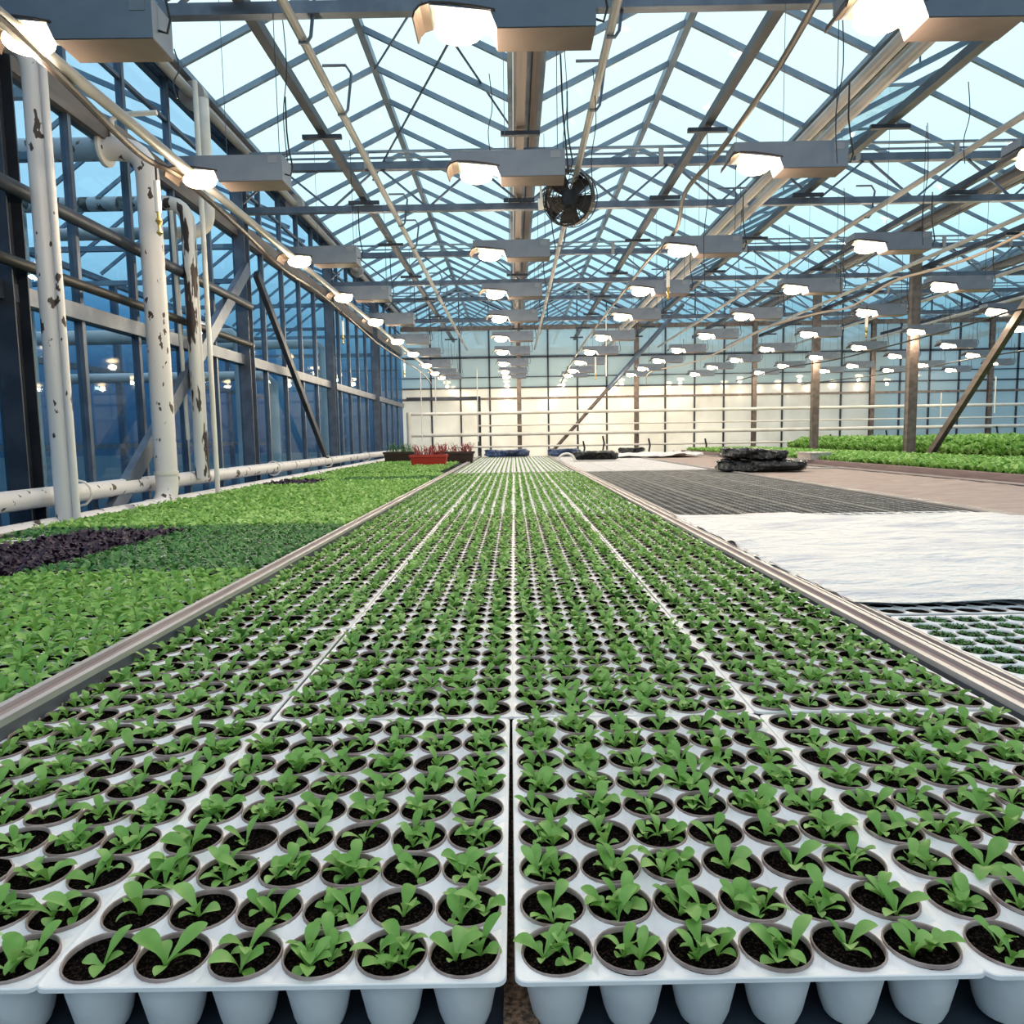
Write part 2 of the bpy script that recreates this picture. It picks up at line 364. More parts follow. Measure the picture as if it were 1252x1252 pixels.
# ---- outside the left wall: neighbouring house
nb = MB()
for k in range(14): nb.box(-6.6, -6.5, -2 + k * 1.6, -1.92 + k * 1.6, 0, 3.9)
for z in (1.2, 2.4, 3.85): nb.box(-6.6, -6.5, -3, 20.8, z, z + .08)
nw = struct(mk('wall_outer', nb, 'steel'), 'glazed wall of the neighbouring house beyond the left windows')
mk('glass_panes', MB().add([(-6.55, -3, 0), (-6.55, 20.8, 0), (-6.55, 20.8, 3.9), (-6.55, -3, 3.9)], [(0, 1, 2, 3)]), 'wglass', nw)
nb = MB()
for k in range(31): nb.bar((-3.3, -3 + .8 * k, 4.45), (-5.0, -3 + .8 * k, 5.2), .03, .05); nb.bar((-5.0, -3 + .8 * k, 5.2), (-6.6, -3 + .8 * k, 4.0), .03, .05)
nb.bar((-5, -3, 5.2), (-5, 20.8, 5.2), .06)
for k in range(6): nb.box(-6.6, -3.2, 1.2 + k * 4, 1.26 + k * 4, 3.6, 3.66); nb.box(-6.6, -3.2, 1.2 + k * 4, 1.26 + k * 4, 3.2, 3.25)
struct(mk('ceiling', nb, 'bar'), 'roof bars of the neighbouring house')
for k, (y, z, r) in enumerate(((5.2, 2.95, .09), (9.4, 2.6, .09), (10.6, 2.2, .07), (13.5, 3.0, .08))):
    tag(mk('duct_pipe', MB().tube([(-6.3, y, z), (-3.5, y, z), (-3.4, y, z - .1), (-3.4, y, .4)], r, 12), 'wpipe', smooth='auto'), 'blurred pipe seen through the left glass, %s from the front' % ordn(k), 'pipe', 'pipes outside the left wall')
# ---- end wall
def endwall():
    posts = GX
    k = 0
    for i in range(6):
        a, b = GX[i], GX[i+1]
        f = MB(); st = (b - a) / 4
        for q in range(1, 4): f.box(a + q * st - .022, a + q * st + .022, Y1 - .03, Y1 + .03, 0, GZ - .3)
        for z, hh in ((3.50, .03), (2.66, .02), (2.95, .012)): f.box(a, b, Y1 - .03, Y1 + .03, z - hh, z + hh)
        f.cur = 1; f.box(a, b, Y1 - .05, Y1 + .03, 4.24, 4.36); f.box(a, b, Y1 - .06, Y1 - .01, 2.33, 2.39); f.cur = 0
        xm = (a + b) / 2
        f.bar((a, Y1, GZ), (xm, Y1, RZ), .05, .07); f.bar((xm, Y1, RZ), (b, Y1, GZ), .05, .07); f.box(a, b, Y1 - .03, Y1 + .03, GZ - .08, GZ - .02)
        for q in range(1, 4): f.box(a + q * st - .015, a + q * st + .015, Y1 - .02, Y1 + .02, GZ - .02, GZ + (RZ - GZ) * (1 - abs(q - 2) / 2) )
        wn = struct(mk('window_%d' % (10 + i), f, ['dsteel', 'bsteel']), 'end wall window bay with thin dark bars')
        mk('glass_panes', MB().add([(a, Y1, 2.66), (b, Y1, 2.66), (b, Y1, 4.25), (a, Y1, 4.25)], [(0, 1, 2, 3)]), 'eglass', wn)
        mk('translucent_sheet', MB().add([(a, Y1, 0), (b, Y1, 0), (b, Y1, 2.66), (a, Y1, 2.66)], [(0, 1, 2, 3)]), 'tsheet' if i < 4 else 'eglass', wn)
        mk('gable_glass', MB().add([(a, Y1, 4.36), (b, Y1, 4.36), (b, Y1, GZ), (xm, Y1, RZ), (a, Y1, GZ)], [(0, 1, 2, 3, 4)]), 'glass', wn)
endwall()
PN = ['in the left corner', 'behind the centre lamps', 'right of the long diagonal brace', 'behind the front right post row', 'behind the tall green crop', 'near the right edge']
for i in range(1, 6):
    pb = MB().box(GX[i] - .06, GX[i] + .06, Y1 - .16, Y1 - .15, 0, GZ - .06).box(GX[i] - .06, GX[i] + .06, Y1 - .07, Y1 - .06, 0, GZ - .06).box(GX[i] - .006, GX[i] + .006, Y1 - .15, Y1 - .07, 0, GZ - .06)
    tag(mk('steel_post', pb, 'bsteel'), 'brownish end wall post ' + PN[i], 'post', 'end wall posts')
# compartment behind the end wall
struct(mk('wall_back', MB().box(XL, XR, YE, YE + .1, 0, GZ + .6), 'side'), 'back wall of the lit compartment beyond')
struct(mk('floor', MB().box(XL, XR, Y1 + .05, YE, -.1, 0), 'whitep'), 'pale floor of the lit compartment beyond')
li_ = 0
for x, y, p in ((-1.4, 22.8, 62), (.6, 22.8, 80), (2.6, 22.8, 85), (4.6, 22.8, 62), (6.4, 22.9, 22), (9.5, 23.8, 6)):
    ld = bpy.data.lights.new('compartment_lamp', 'POINT'); ld.energy = p; ld.color = (1, .84, .60); ld.shadow_soft_size = .3
    lo = bpy.data.objects.new('compartment_lamp', ld); COL.objects.link(lo); lo.location = (x, y, 1.75)
    tag(lo, 'warm lamp behind the pale end wall sheeting near %s' % ('x'), 'lamp'); 
    lo['label'] = 'warm lamp glowing behind the cream end wall, %s from the left' % ordn(li_); li_ += 1; lo['group'] = 'lamps behind the end wall'
# interior posts and brace
for y, l in ((12.6, 'nearest of the two standing in the green crop'), (16.6, 'farther one standing at the crop edge')):
    pb = MB().box(GX[3] - .075, GX[3] + .075, y - .06, y - .05, 0, GZ - .06).box(GX[3] - .075, GX[3] + .075, y + .05, y + .06, 0, GZ - .06).box(GX[3] - .07, GX[3] - .06, y - .05, y + .05, 0, GZ - .06)
    tag(mk('steel_post', pb, 'bsteel'), 'brown-grey interior steel post, ' + l, 'post', 'interior posts')
a, b = P(1128, 556, 12.3), P(1232, 375, 9.8)
tag(mk('diagonal_brace', MB().bar((GX[3], 12.3, a.z - .3), (GX[3], 8.7, 4.0), .10, .08, (1, 0, 0)), 'bsteel'), 'brown diagonal brace rising right from the green crop', 'brace')
t = thing('diagonal_brace', 'grey telescopic diagonal brace across the cream end wall', 'brace', (0, Y1 - .22, 0))
a, b = P(672, 556, Y1 - .22), P(835, 372, Y1 - .22)
mk('lower_tube', MB().tube([(a.x, 0, a.z), ((a.x*.55 + b.x*.45), 0, (a.z*.55 + b.z*.45))], .05, 10), 'bsteel', t, smooth='auto')
mk('upper_tube', MB().tube([((a.x*.56 + b.x*.44), 0, (a.z*.56 + b.z*.44)), (b.x, 0, b.z)], .065, 10), 'steel', t, smooth='auto')
# end wall pipes
for z, r, x0, lab in ((1.95, .045, -2.85, 'thick cream heating pipe, topmost on the end wall'), (1.61, .022, -.95, 'thin cream pipe second from top on the end wall'), (1.37, .05, -2.85, 'thick cream heating pipe third from top on the end wall'), (1.03, .028, -1.6, 'thin cream pipe lowest on the end wall')):
    tag(mk('heating_pipe', MB().tube([(x0, Y1 - .45, z), (XR - .2, Y1 - .45, z)], r, 10), 'wpipe', smooth='auto'), lab, 'pipe')
tag(mk('heating_pipe', MB().tube([(-2.87, Y1 - .45, 2.0), (-2.87, Y1 - .45, .9)], .07, 12), 'wpipe', smooth='auto'), 'white upright pipe in the far left corner', 'pipe')
t = tag(mk('steel_post', MB().box(-1.0, -.9, Y1 - .3, Y1 - .2, 0, 2.35).box(-2.95, -.9, Y1 - .3, Y1 - .2, 2.33, 2.42), 'dsteel'), 'dark pipe frame standing in front of the cream end wall', 'post')
# curved hoses standing up by the end wall
for k, (x, y) in enumerate(((713, 548), (737, 542), (793, 545), (862, 545), (1015, 540), (1083, 535), (1150, 533), (1218, 530))):
    a = P(x, y, Y1 - .5); pts = [(a.x - .18 * (k % 3 == 0), a.y, a.z - .35), (a.x, a.y, a.z - .2), (a.x + .04, a.y, a.z), (a.x, a.y, a.z + .2)]
    tag(mk('hose_stub', MB().tube(pts, .025, 8), 'black', smooth='auto'), 'short black hose standing at the end wall, %s from the left' % ordn(k), 'hose', 'black hose stubs')
# ---------------------------------------------------------------- left wall heating pipes
def bend(a, c, b, r, n=6):
    a, c, b = Vector(a), Vector(c), Vector(b)
    p0 = c + (a - c).normalized() * r; p1 = c + (b - c).normalized() * r
    return [p0 * (1-t)**2 + c * 2*t*(1-t) + p1 * t*t for t in [i / n for i in range(n + 1)]]
tag(mk('heating_pipe', MB().tube([(-2.84, .5, .745), (-2.84, 17.5, .80)], .072, 16), 'peel', smooth='auto'), 'thick flaking white pipe lowest along the left wall', 'pipe')
tag(mk('heating_pipe', MB().tube([(-2.95, .5, .945), (-2.95, 20.3, .96)], .062, 16), 'peel', smooth='auto'), 'white pipe running just above the lowest one, left wall', 'pipe')
def coll(mb, a, b, r): return mb.tube([a, b], r, 18)
t = thing('riser_pipe', 'nearest white riser pipe, paint flaked, in front of dark post', 'pipe', (-2.78, 4.55, 0))
mk('pipe_run', MB().tube([(0, 0, .72)] + [(0, 0, 3.3)] + [tuple(q) for q in bend((0, 0, 3.3), (0, 0, 3.62), (-.6, 0, 3.62), .2)] + [(-.8, 0, 3.62), (-1.6, 0, 3.62)], .06, 16), 'peel', t, smooth='auto')
mk('side_tube', MB().tube([(.075, -.02, .74), (.075, -.02, 3.5)], .022, 10), 'peel', t, smooth='auto')
t = thing('riser_pipe', 'thickest white riser pipe with an elbow at top and foot', 'pipe', (-2.78, 5.9, 0))
mk('pipe_run', MB().tube([(0, -.6, .755)] + [tuple(q) for q in bend((0, -.6, .755), (0, 0, .76), (0, 0, 1.4), .22)] + [(0, 0, 2.2)] + [tuple(q) for q in bend((0, 0, 2.2), (0, 0, 3.52), (-.8, 0, 3.52), .22)] + [(-1.6, 0, 3.52)], .085, 18), 'peel', t, smooth='auto')
mk('collar', MB().tube([(0, 0, 1.02), (0, 0, 1.05)], .092, 18).tube([(0, -.28, .757), (0, -.31, .757)], .092, 18), 'wpipe', t, smooth='auto')
mk('flange', MB().tube([(-.30, 0, 3.52), (-.33, 0, 3.52)], .13, 18), 'wpipe', t, smooth='auto')
mk('handle_loop', MB().tube([(-.25, 0, 3.6), (-.25, 0, 3.73), (-.2, 0, 3.77), (.1, 0, 3.78)], .02, 8), 'wpipe', t, smooth='auto')
t = thing('riser_pipe', 'thinner riser pipe with a long stripe of bare dark metal', 'pipe', (-2.85, 6.75, 0))
mk('pipe_run', MB().tube([(0, 0, .95), (0, 0, 2.2)] + [tuple(q) for q in bend((0, 0, 2.2), (0, 0, 3.38), (-.8, 0, 3.38), .2)] + [(-1.6, 0, 3.38)], .062, 16), 'peel2', t, smooth='auto')
mk('side_tube', MB().tube([(-.1, -.03, 1.3), (-.12, -.05, 3.3)], .018, 8), 'wpipe', t, smooth='auto')
tag(mk('thin_pipe', MB().tube([(-2.72, 6.75, .74), (-2.72, 6.75, 3.6), (-2.72, 6.75, 4.4)], .022, 10), 'wpipe', smooth='auto'), 'thin white upright pipe right of the flaked riser', 'pipe')
t = thing('riser_pipe', 'pale pipe dropping from the left eave and bending outward', 'pipe', (-2.80, 7.1, 0))
mk('pipe_run', MB().tube([(0, 0, 4.4), (0, 0, 3.9)] + [tuple(q) for q in bend((0, 0, 3.9), (0, 0, 3.22), (-.8, 0, 3.22), .18)] + [(-1.5, 0, 3.22)], .055, 14), 'wpipe', t, smooth='auto')
tag(mk('dark_pipe', MB().tube([(-2.93, .8, 2.80), (-2.93, 8.45, 2.78)], .045, 12), 'dsteel', smooth='auto'), 'dark horizontal pipe along the left glass above the girt', 'pipe')
tag(mk('dark_pipe', MB().tube([(-2.95, 1.0, 2.36), (-2.95, 8.45, 2.36)], .035, 12), 'black', smooth='auto'), 'dark lower conduit lying on the left wall girt', 'pipe')
tag(mk('dark_pipe', MB().tube([(-3.4, 3.7, 2.1), (-2.95, 3.75, 2.1), (-2.9, 3.8, 2.0), (-2.9, 3.8, .3)], .07, 12), 'black', smooth='auto'), 'dark bent pipe at the left picture edge', 'pipe')
for k, y in enumerate((4.9, 8.9, 11.5, 14.5, 17.5)):
    ring = [( -2.90 + .085 * math.cos(q*PI/6), y, .95 + .085 * math.sin(q*PI/6)) for q in range(12)]
    tag(mk('pipe_clamp', MB().tube(ring, .008, 6, True), 'wpipe'), 'round pipe clamp on the left wall pipe, %s from the front' % ordn(k), 'clamp', 'pipe clamps')
# ---------------------------------------------------------------- overhead longitudinal members
LY = [3.03, 4.6, 6.7, 8.5, 10.3, 12.3, 14.3, 16.3, 18.3, 20.0]
RAILX = [-1.62, .10, 1.72, 3.30, 5.0, 6.85, 8.5, 10.2]
RN = ['above the left lamp row', 'under the centre gutter', 'first right of centre', 'second right of centre', 'third right of centre', 'fourth right of centre', 'fifth right of centre', 'sixth right of centre']
for i, x in enumerate(RAILX):
    t = thing('hanging_rail', 'long dark hanging rail with short cross hooks, ' + RN[i], 'rail', (x, 0, 3.96), 'lamp hanging rails')
    mk('rail_beam', MB().box(-.035, .035, 1.2, Y1 - .1, -.04, .03), 'gutter' if i == 1 else 'dsteel', t)
    for y in LY[1:]:
        mk('cross_hook', MB().box(-.17, .17, y - .02, y + .02, -.085, -.05), 'dsteel', t)
PX = [(-1.24, 'left of the centre lamps'), (.62, 'just right of the centre lamps'), (2.45, 'beneath the first gutter right of centre'), (2.62, 'twin beside the first right gutter'), (4.0, 'second pipe over the right benches'), (5.85, 'third pipe over the right benches'), (7.7, 'fourth pipe over the right benches'), (9.4, 'outermost over the right side')]
for i, (x, l) in enumerate(PX):
    t = thing('overhead_pipe', 'pale overhead heating pipe on hooks, ' + l, 'pipe', (x, 0, 3.70), 'overhead heating pipes')
    mk('pipe_run', MB().tube([(0, .5, 0), (0, Y1 - .3, -.02)], .028 if i != 2 and i != 3 else .045, 12), 'pipe', t, smooth='auto')
    for y in TY[1:]:
        for dy in ((0,) if i > 1 else (0, 1.0)):
            mk('pipe_hook', MB().tube([(-.02, y + dy, -.035), (.03, y + dy, -.035), (.055, y + dy, .0), (-.03 + .12, y + dy, .25), (.05, y + dy, .31), (-.12, y + dy, .31)], .011, 6), 'steel', t, smooth='auto')
t = tag(mk('overhead_pipe', MB().tube([(-1.92, .8, 2.90), (-1.92, 9, 2.88), (-1.92, 20.4, 2.88)], .028, 12), 'pipe', smooth='auto'), 'pale pipe running behind the bulbs of the left lamp row', 'pipe')
# ---------------------------------------------------------------- lamps
def lamp_proto():
    t = link('grow_lamp', None)
    h = MB()
    poly = [(-.34, .15), (.34, .15), (.34, 0), (-.045, 0), (-.07, .06), (-.30, .085), (-.34, .10)]
    h.prism(poly, 0, .18)
    mk('housing', h, 'house', t)
    mk('tinted_underside', MB().box(-.044, .339, .002, .178, -.004, -.0005), 'under', t)  # thin layer carrying the painted warm-lit tone of the housing bottom
    hd = MB()   # curled hood over the bulb
    outer = [(-.05, .066), (-.12, .080), (-.22, .094), (-.30, .098), (-.345, .086), (-.366, .062), (-.372, .036)]
    inner = [(-.366, .036), (-.358, .060), (-.340, .078), (-.30, .090), (-.22, .086), (-.12, .072), (-.05, .058)]
    hd.prism(outer + inner, -.004, .184)
    HOOD = mk('reflector_hood', hd, 'hood', t)
    gl = MB(); n = 10; pr = [(.001, .02)] + [(math.sin(PI * k / n), -.045 * math.cos(PI * k / n) * -1) for k in range(1, n)] + [(.001, -.045)]
    gl.lathe([(r * .5, z * 1.0) for r, z in pr], 20, (0, 0, 0), .20, .15)
    mk('lamp_glass', gl, 'glow', HOOD, (-.195, .09, .036), smooth=True)
    cp = MB().tube([(.342, .05, .05), (.375, .05, .04), (.39, .05, .09), (.37, .05, .2), (.36, .06, .3), (.36, .06, .5)], .005, 6)
    mk('power_cord', cp, 'black', t, smooth='auto')
    mk('rating_label', MB().box(.255, .315, -.002, 0, .10, .14), 'label', t)
    wr = MB().tube([(.30, .09, .15), (.30, .09, 1.07)], .0025, 5)
    mk('suspension_wire', wr, 'dsteel', t)
    mk('suspension_wire', MB().tube([(-.02, .09, .15), (-.02, .09, 1.07)], .002, 5), 'steel', t)
    ld = bpy.data.lights.new('lamp_light', 'POINT'); ld.energy = 14; ld.color = (1, .81, .58); ld.shadow_soft_size = .05
    lo = bpy.data.objects.new('lamp_light', ld); COL.objects.link(lo); lo.parent = t; lo.location = (-.195, .09, -.085)
    return t
lp = lamp_proto(); first = True
LX = [-1.70, .01, 1.68, 3.37, 5.06, 6.8, 8.5, 10.2, 11.9]
LN = ['row along the left wall', 'row over the centre bench', 'first row right of centre', 'second row right of centre', 'third row right of centre', 'fourth row right of centre', 'fifth row right of centre', 'sixth row right of centre', 'seventh row right of centre']
for i, x in enumerate(LX):
    q = 0
    for k, y in enumerate(LY):
        if not inview((x, y, 2.9), 110): continue
        o = lp if first else copy_tree(lp); first = False
        dz = R.uniform(-.02, .02); dx = R.uniform(-.02, .02)
        o.location = (x + dx, y, 2.846 + dz); o.rotation_euler = (0, 0, R.uniform(-.03, .03))
        tag(o, 'lit grow lamp, %s from front in the %s' % (ordn(q), LN[i]), 'lamp', 'hanging grow lamps'); q += 1
# ---------------------------------------------------------------- fan
fc = P(697, 243, 7.3)
t = thing('circulation_fan', 'black round fan in a wire cage below the centre gutter', 'fan', fc)
t.rotation_euler = (0, 0, math.radians(-28)); t.rotation_euler.x = math.radians(8)
cg = MB()
def circ(r, y, n=28): return [(r * math.cos(2*PI*k/n), y, r * math.sin(2*PI*k/n)) for k in range(n)]
for r, y in ((.25, -.07), (.25, .07), (.20, -.105), (.13, -.12), (.20, .105), (.07, -.125)): cg.tube(circ(r, y), .005, 5, True)
for k in range(20):
    c, s = math.cos(2*PI*k/20), math.sin(2*PI*k/20)
    cg.tube([(.05*c, -.125, .05*s), (.15*c, -.12, .15*s), (.22*c, -.10, .22*s), (.25*c, -.07, .25*s), (.25*c, .07, .25*s), (.2*c, .105, .2*s), (.08*c, .12, .08*s)], .0035, 4)
mk('wire_cage', cg, 'black', t)
mk('shroud', MB().lathe([(.235, -.03), (.245, -.03), (.245, .06), (.235, .06), (.235, -.03)], 28), 'cable', t).rotation_euler = (PI/2, 0, 0)
mk('motor', MB().lathe([(.001, -.17), (.06, -.165), (.085, -.13), (.085, .02), (.06, .05), (.001, .05)], 20), 'bottom', t, smooth='auto').rotation_euler = (PI/2, 0, 0)
for k in range(5):
    b = MB(); n = 6
    vs = []
    for q in range(n + 1):
        r = .07 + .15 * q / n; wd = .05 + .05 * q / n
        vs += [(r, -.025, -wd), (r, .025, wd)]
    fs = [(2*q, 2*q+1, 2*q+3, 2*q+2) for q in range(n)]
    b.add(vs, fs); b.add([(x, y + .004, z) for x, y, z in vs], [f[::-1] for f in fs])
    mk('blade', b, 'cable', t, smooth=True).rotation_euler = (0, k * 2 * PI / 5 + .4, 0)
mk('mounting_bracket', MB().box(-.33, -.23, -.02, .02, -.05, .05).tube([(-.3, 0, .0), (-.3, 0, .3)], .012, 8).box(-.3, 0, .10, .13, -.012, .012), 'whitep', t)
mk('fan_cable', MB().tube([(0, .0, .22), (-.02, 0, .8), (0, 0, 1.55)], .008, 6), 'black', t)
# ---------------------------------------------------------------- cables
def smooth_pts(pts, n=6):
    out = []
    for i in range(len(pts) - 1):
        p0 = pts[max(i-1, 0)]; p1 = pts[i]; p2 = pts[i+1]; p3 = pts[min(i+2, len(pts)-1)]
        for k in range(n):
            t = k / n
            out.append(.5 * ((2*p1) + (p2-p0)*t + (2*p0-5*p1+4*p2-p3)*t*t + (-p0+3*p1-3*p2+p3)*t**3))
    out.append(pts[-1]); return out
def cable(name, pix, r, mt, lab):
    pts = smooth_pts([P(x, y, Y) for x, y, Y in pix])
    return tag(mk(name, MB().tube(pts, r, 8), mt, smooth='auto'), lab, 'cable')
cable('power_cable', [(1020, -40, 2.9), (988, 20, 3.3), (940, 100, 3.9), (880, 185, 4.8), (838, 235, 5.6), (826, 282, 6.6), (795, 315, 7.8), (766, 352, 9.5), (738, 388, 11.8), (715, 418, 14.3), (697, 446, 17.5), (686, 468, 20.2)], .016, 'cable', 'dark brown cable snaking down right of the centre lamps')
cable('power_cable', [(-40, -10, 2.5), (28, 50, 2.9), (90, 110, 3.5), (145, 165, 4.1), (180, 195, 4.5), (228, 222, 4.8), (300, 285, 6.2), (345, 328, 7.2), (390, 358, 9), (430, 392, 11), (462, 420, 13.5), (492, 440, 16), (515, 455, 18.5), (528, 470, 20.2)], .018, 'cable', 'thick dark cable following the left lamp row')
cable('power_cable', [(1290, 270, 5.6), (1252, 285, 6.0), (1190, 314, 6.9), (1140, 330, 7.6), (1090, 345, 8.6), (1040, 375, 10), (1000, 383, 11), (940, 400, 12.5), (880, 430, 15), (840, 445, 17), (795, 455, 19), (790, 470, 20.3)], .014, 'tan', 'tan cable sagging across the right half of the roof')
cable('power_cable', [(1290, 375, 8.5), (1240, 380, 9), (1180, 398, 10), (1130, 412, 11), (1080, 425, 12.4), (1020, 440, 14), (960, 450, 16), (900, 466, 19)], .012, 'black', 'black cable strung below the right lamps')
cable('power_cable', [(1290, 425, 11), (1230, 432, 12), (1170, 442, 14), (1120, 452, 16), (1060, 460, 18), (980, 470, 20)], .012, 'cable', 'dark cable looped low toward the far right lamps')
# hanging cords
HN = ['left of the nearest left-row lamp housing', 'longest, left of the left hanging rail', 'running down to the fan', 'right of the front right lamp', 'above the second row right of centre', 'above the third row right of centre', 'near the top right corner', 'just right of the fan', 'between the front centre lamps', 'beside the first right gutter', 'in front of the fourth row right of centre', 'right of the first right gutter']
hc = [(213, 60, 120, 4.0), (343, 0, 200, 5.0), (690, 60, 215, 6.5), (1029, -5, 200, 4.4), (864, 150, 350, 6.5), (1134, 150, 300, 6.7), (1184, 100, 200, 5.6), (725, 85, 240, 5.5), (598, 90, 190, 6.0), (905, 225, 330, 8.5), (965, 275, 372, 10.3), (1032, 230, 360, 8.5)]
for k, (x, ya, yb, Y) in enumerate(hc):
    a = P(x, ya, Y); b = P(x, yb, Y); b.x = a.x
    tag(mk('dangling_wire', MB().tube(smooth_pts([a, a.lerp(b, .4) + Vector((.02, 0, 0)), a.lerp(b, .7) - Vector((.015, 0, 0)), b], 4), .0035, 5), 'black' if k % 3 else 'dsteel'), 'thin wire dangling from the roof, ' + HN[k], 'wire')
HL = ['leftmost, in front of the thickest riser pipe', 'beside the third left post', 'near the far left corner', 'before the second lamp row right of centre', 'by the nearest interior post', 'right of the fan among the far lamps']
for k, (x, ya, yb, Y) in enumerate(((190, 200, 285, 4.6), (418, 382, 420, 10.2), (494, 440, 458, 14.5), (817, 320, 364, 8.2), (1060, 376, 410, 9.6), (728, 425, 470, 16))):
    a = P(x, ya, Y); b = P(x, yb, Y); H = a.z - b.z
    t = thing('water_sprinkler', 'small white hanging sprinkler tube with brass end, ' + HL[k], 'sprinkler', (a.x, Y, a.z), 'hanging sprinklers')
    mk('cord', MB().tube([(0, 0, .02), (0, 0, -H * .25)], .006, 6), 'cable', t)
    mk('tube', MB().tube([(0, 0, -H * .25), (0, 0, -H * .7)], .018, 10), 'whitep', t, smooth='auto')
    mk('brass_valve', MB().lathe([(.001, 0), (.012, 0), (.01, -.03), (.022, -.05), (.01, -.07), (.008, -.1), (.02, -.12), (.001, -.14)], 10, (0, 0, -H * .7)), 'brass', t, smooth='auto')
wr = [(532, 460, 515, 18), (583, 450, 540, 18), (514, 455, 540, 18), (741, 380, 460, 15), (1002, 450, 510, 17), (1151, 480, 510, 17), (1218, 460, 505, 16)]
for k, (x, ya, yb, Y) in enumerate(wr):
    a = P(x, ya, Y); b = P(x, yb, Y)
    tag(mk('white_rope', MB().tube([a, (a.x, Y, b.z)], .012, 6), 'whitep'), 'thin white line hanging before the end wall, ' + ['at the far left corner', 'left of the centre lamps', 'second from the left corner', 'left of the long diagonal brace', 'behind the farther interior post', 'right of the nearest interior post', 'beside the far right brace'][k], 'rope')
# ---------------------------------------------------------------- benches
def bench(lab, x0, x1, y0, y1, zt=TZ, rail=.09, brown=False, up_l=0., up_r=0.):
    t = thing('growing_bench', lab, 'bench', (0, 0, 0))
    zb = zt - .068
    mk('bottom_panel', MB().box(x0 + .01, x1 - .01, y0, y1, zb - .03, zb), 'bottom', t)
    for s, xe in ((1, x0), (-1, x1)):
        a, b = (xe, xe + s * rail)
        lo, hi = min(a, b), max(a, b)
        zk = zt; zt = zt + (up_l if s == 1 else up_r)
        r = MB().box(lo, hi, y0, y1, zb - .05, zt + .002)
        r.cur = 1; e_ = rail * .24
        r.box(lo, lo + e_, y0, y1, zt + .002, zt + .014).box(hi - e_, hi, y0, y1, zt + .002, zt + .014)
        r.cur = 2; r.box(lo + e_, hi - e_, y0, y1, zt + .002, zt + .006)
        mk('side_rail', r, ['mauve' if brown else 'side', 'mauve' if brown else 'alu', 'mauve'], t); zt = zk
    for ya in (y0, y1):
        mk('end_rail', MB().box(x0 + rail, x1 - rail, ya - (.05 if ya == y1 else 0), ya + (.05 if ya == y0 else 0), zb - .05, zt + (.008 if ya == y1 else -.06)), 'alu', t)
    for yy in (y0 + .5, (y0 + y1) / 2, y1 - .5):
        for xx in (x0 + .25, x1 - .25):
            mk('leg', MB().box(xx - .025, xx + .025, yy - .025, yy + .025, 0, zb - .03), 'steel', t)
    return t
YN0, YN1, YF0, YF1 = .30, 9.86, 9.98, 18.3
bench('centre bench full of green seedlings in white trays', -.885, .888, YN0, YN1, rail=.056, up_l=.020)
bench('left bench crowded with light green lettuce', -2.70, -.890, YN0, YN1, rail=.022)
bench('right bench with white fleece over its trays', .893, 2.70, YN0, YN1, rail=.03)
bench('farther right bench covered with brown felt', 2.71, 4.33, YN0, YN1, rail=.04)
bench('far centre bench of pale seedling trays by end wall', -.885, .888, YF0, YF1, rail=.056, up_l=.020)
bench('far left bench with lettuce and red planters', -2.70, -.890, YF0, YF1, rail=.022)
bench('far right bench with sparse trays and black film', .893, 2.70, YF0, YF1, rail=.03)
bench('far brown felt bench behind the black bags', 2.71, 4.33, YF0, YF1, rail=.04)
bench('long brown-edged bench of low green crop, right side', 4.40, 6.35, 2.0, 19.5, .86, brown=True, rail=.10)
bench('rightmost bench of tall bushy green crop', 7.0, 14.5, 9.0, 19.5, .86, brown=True, rail=.10)
tag(mk('wood_lath', MB().box(-.018, .014, .35, 2.4, TZ - .067, TZ - .055), 'wood'), 'rough brown wooden lath lying in the gap between centre trays', 'lath')
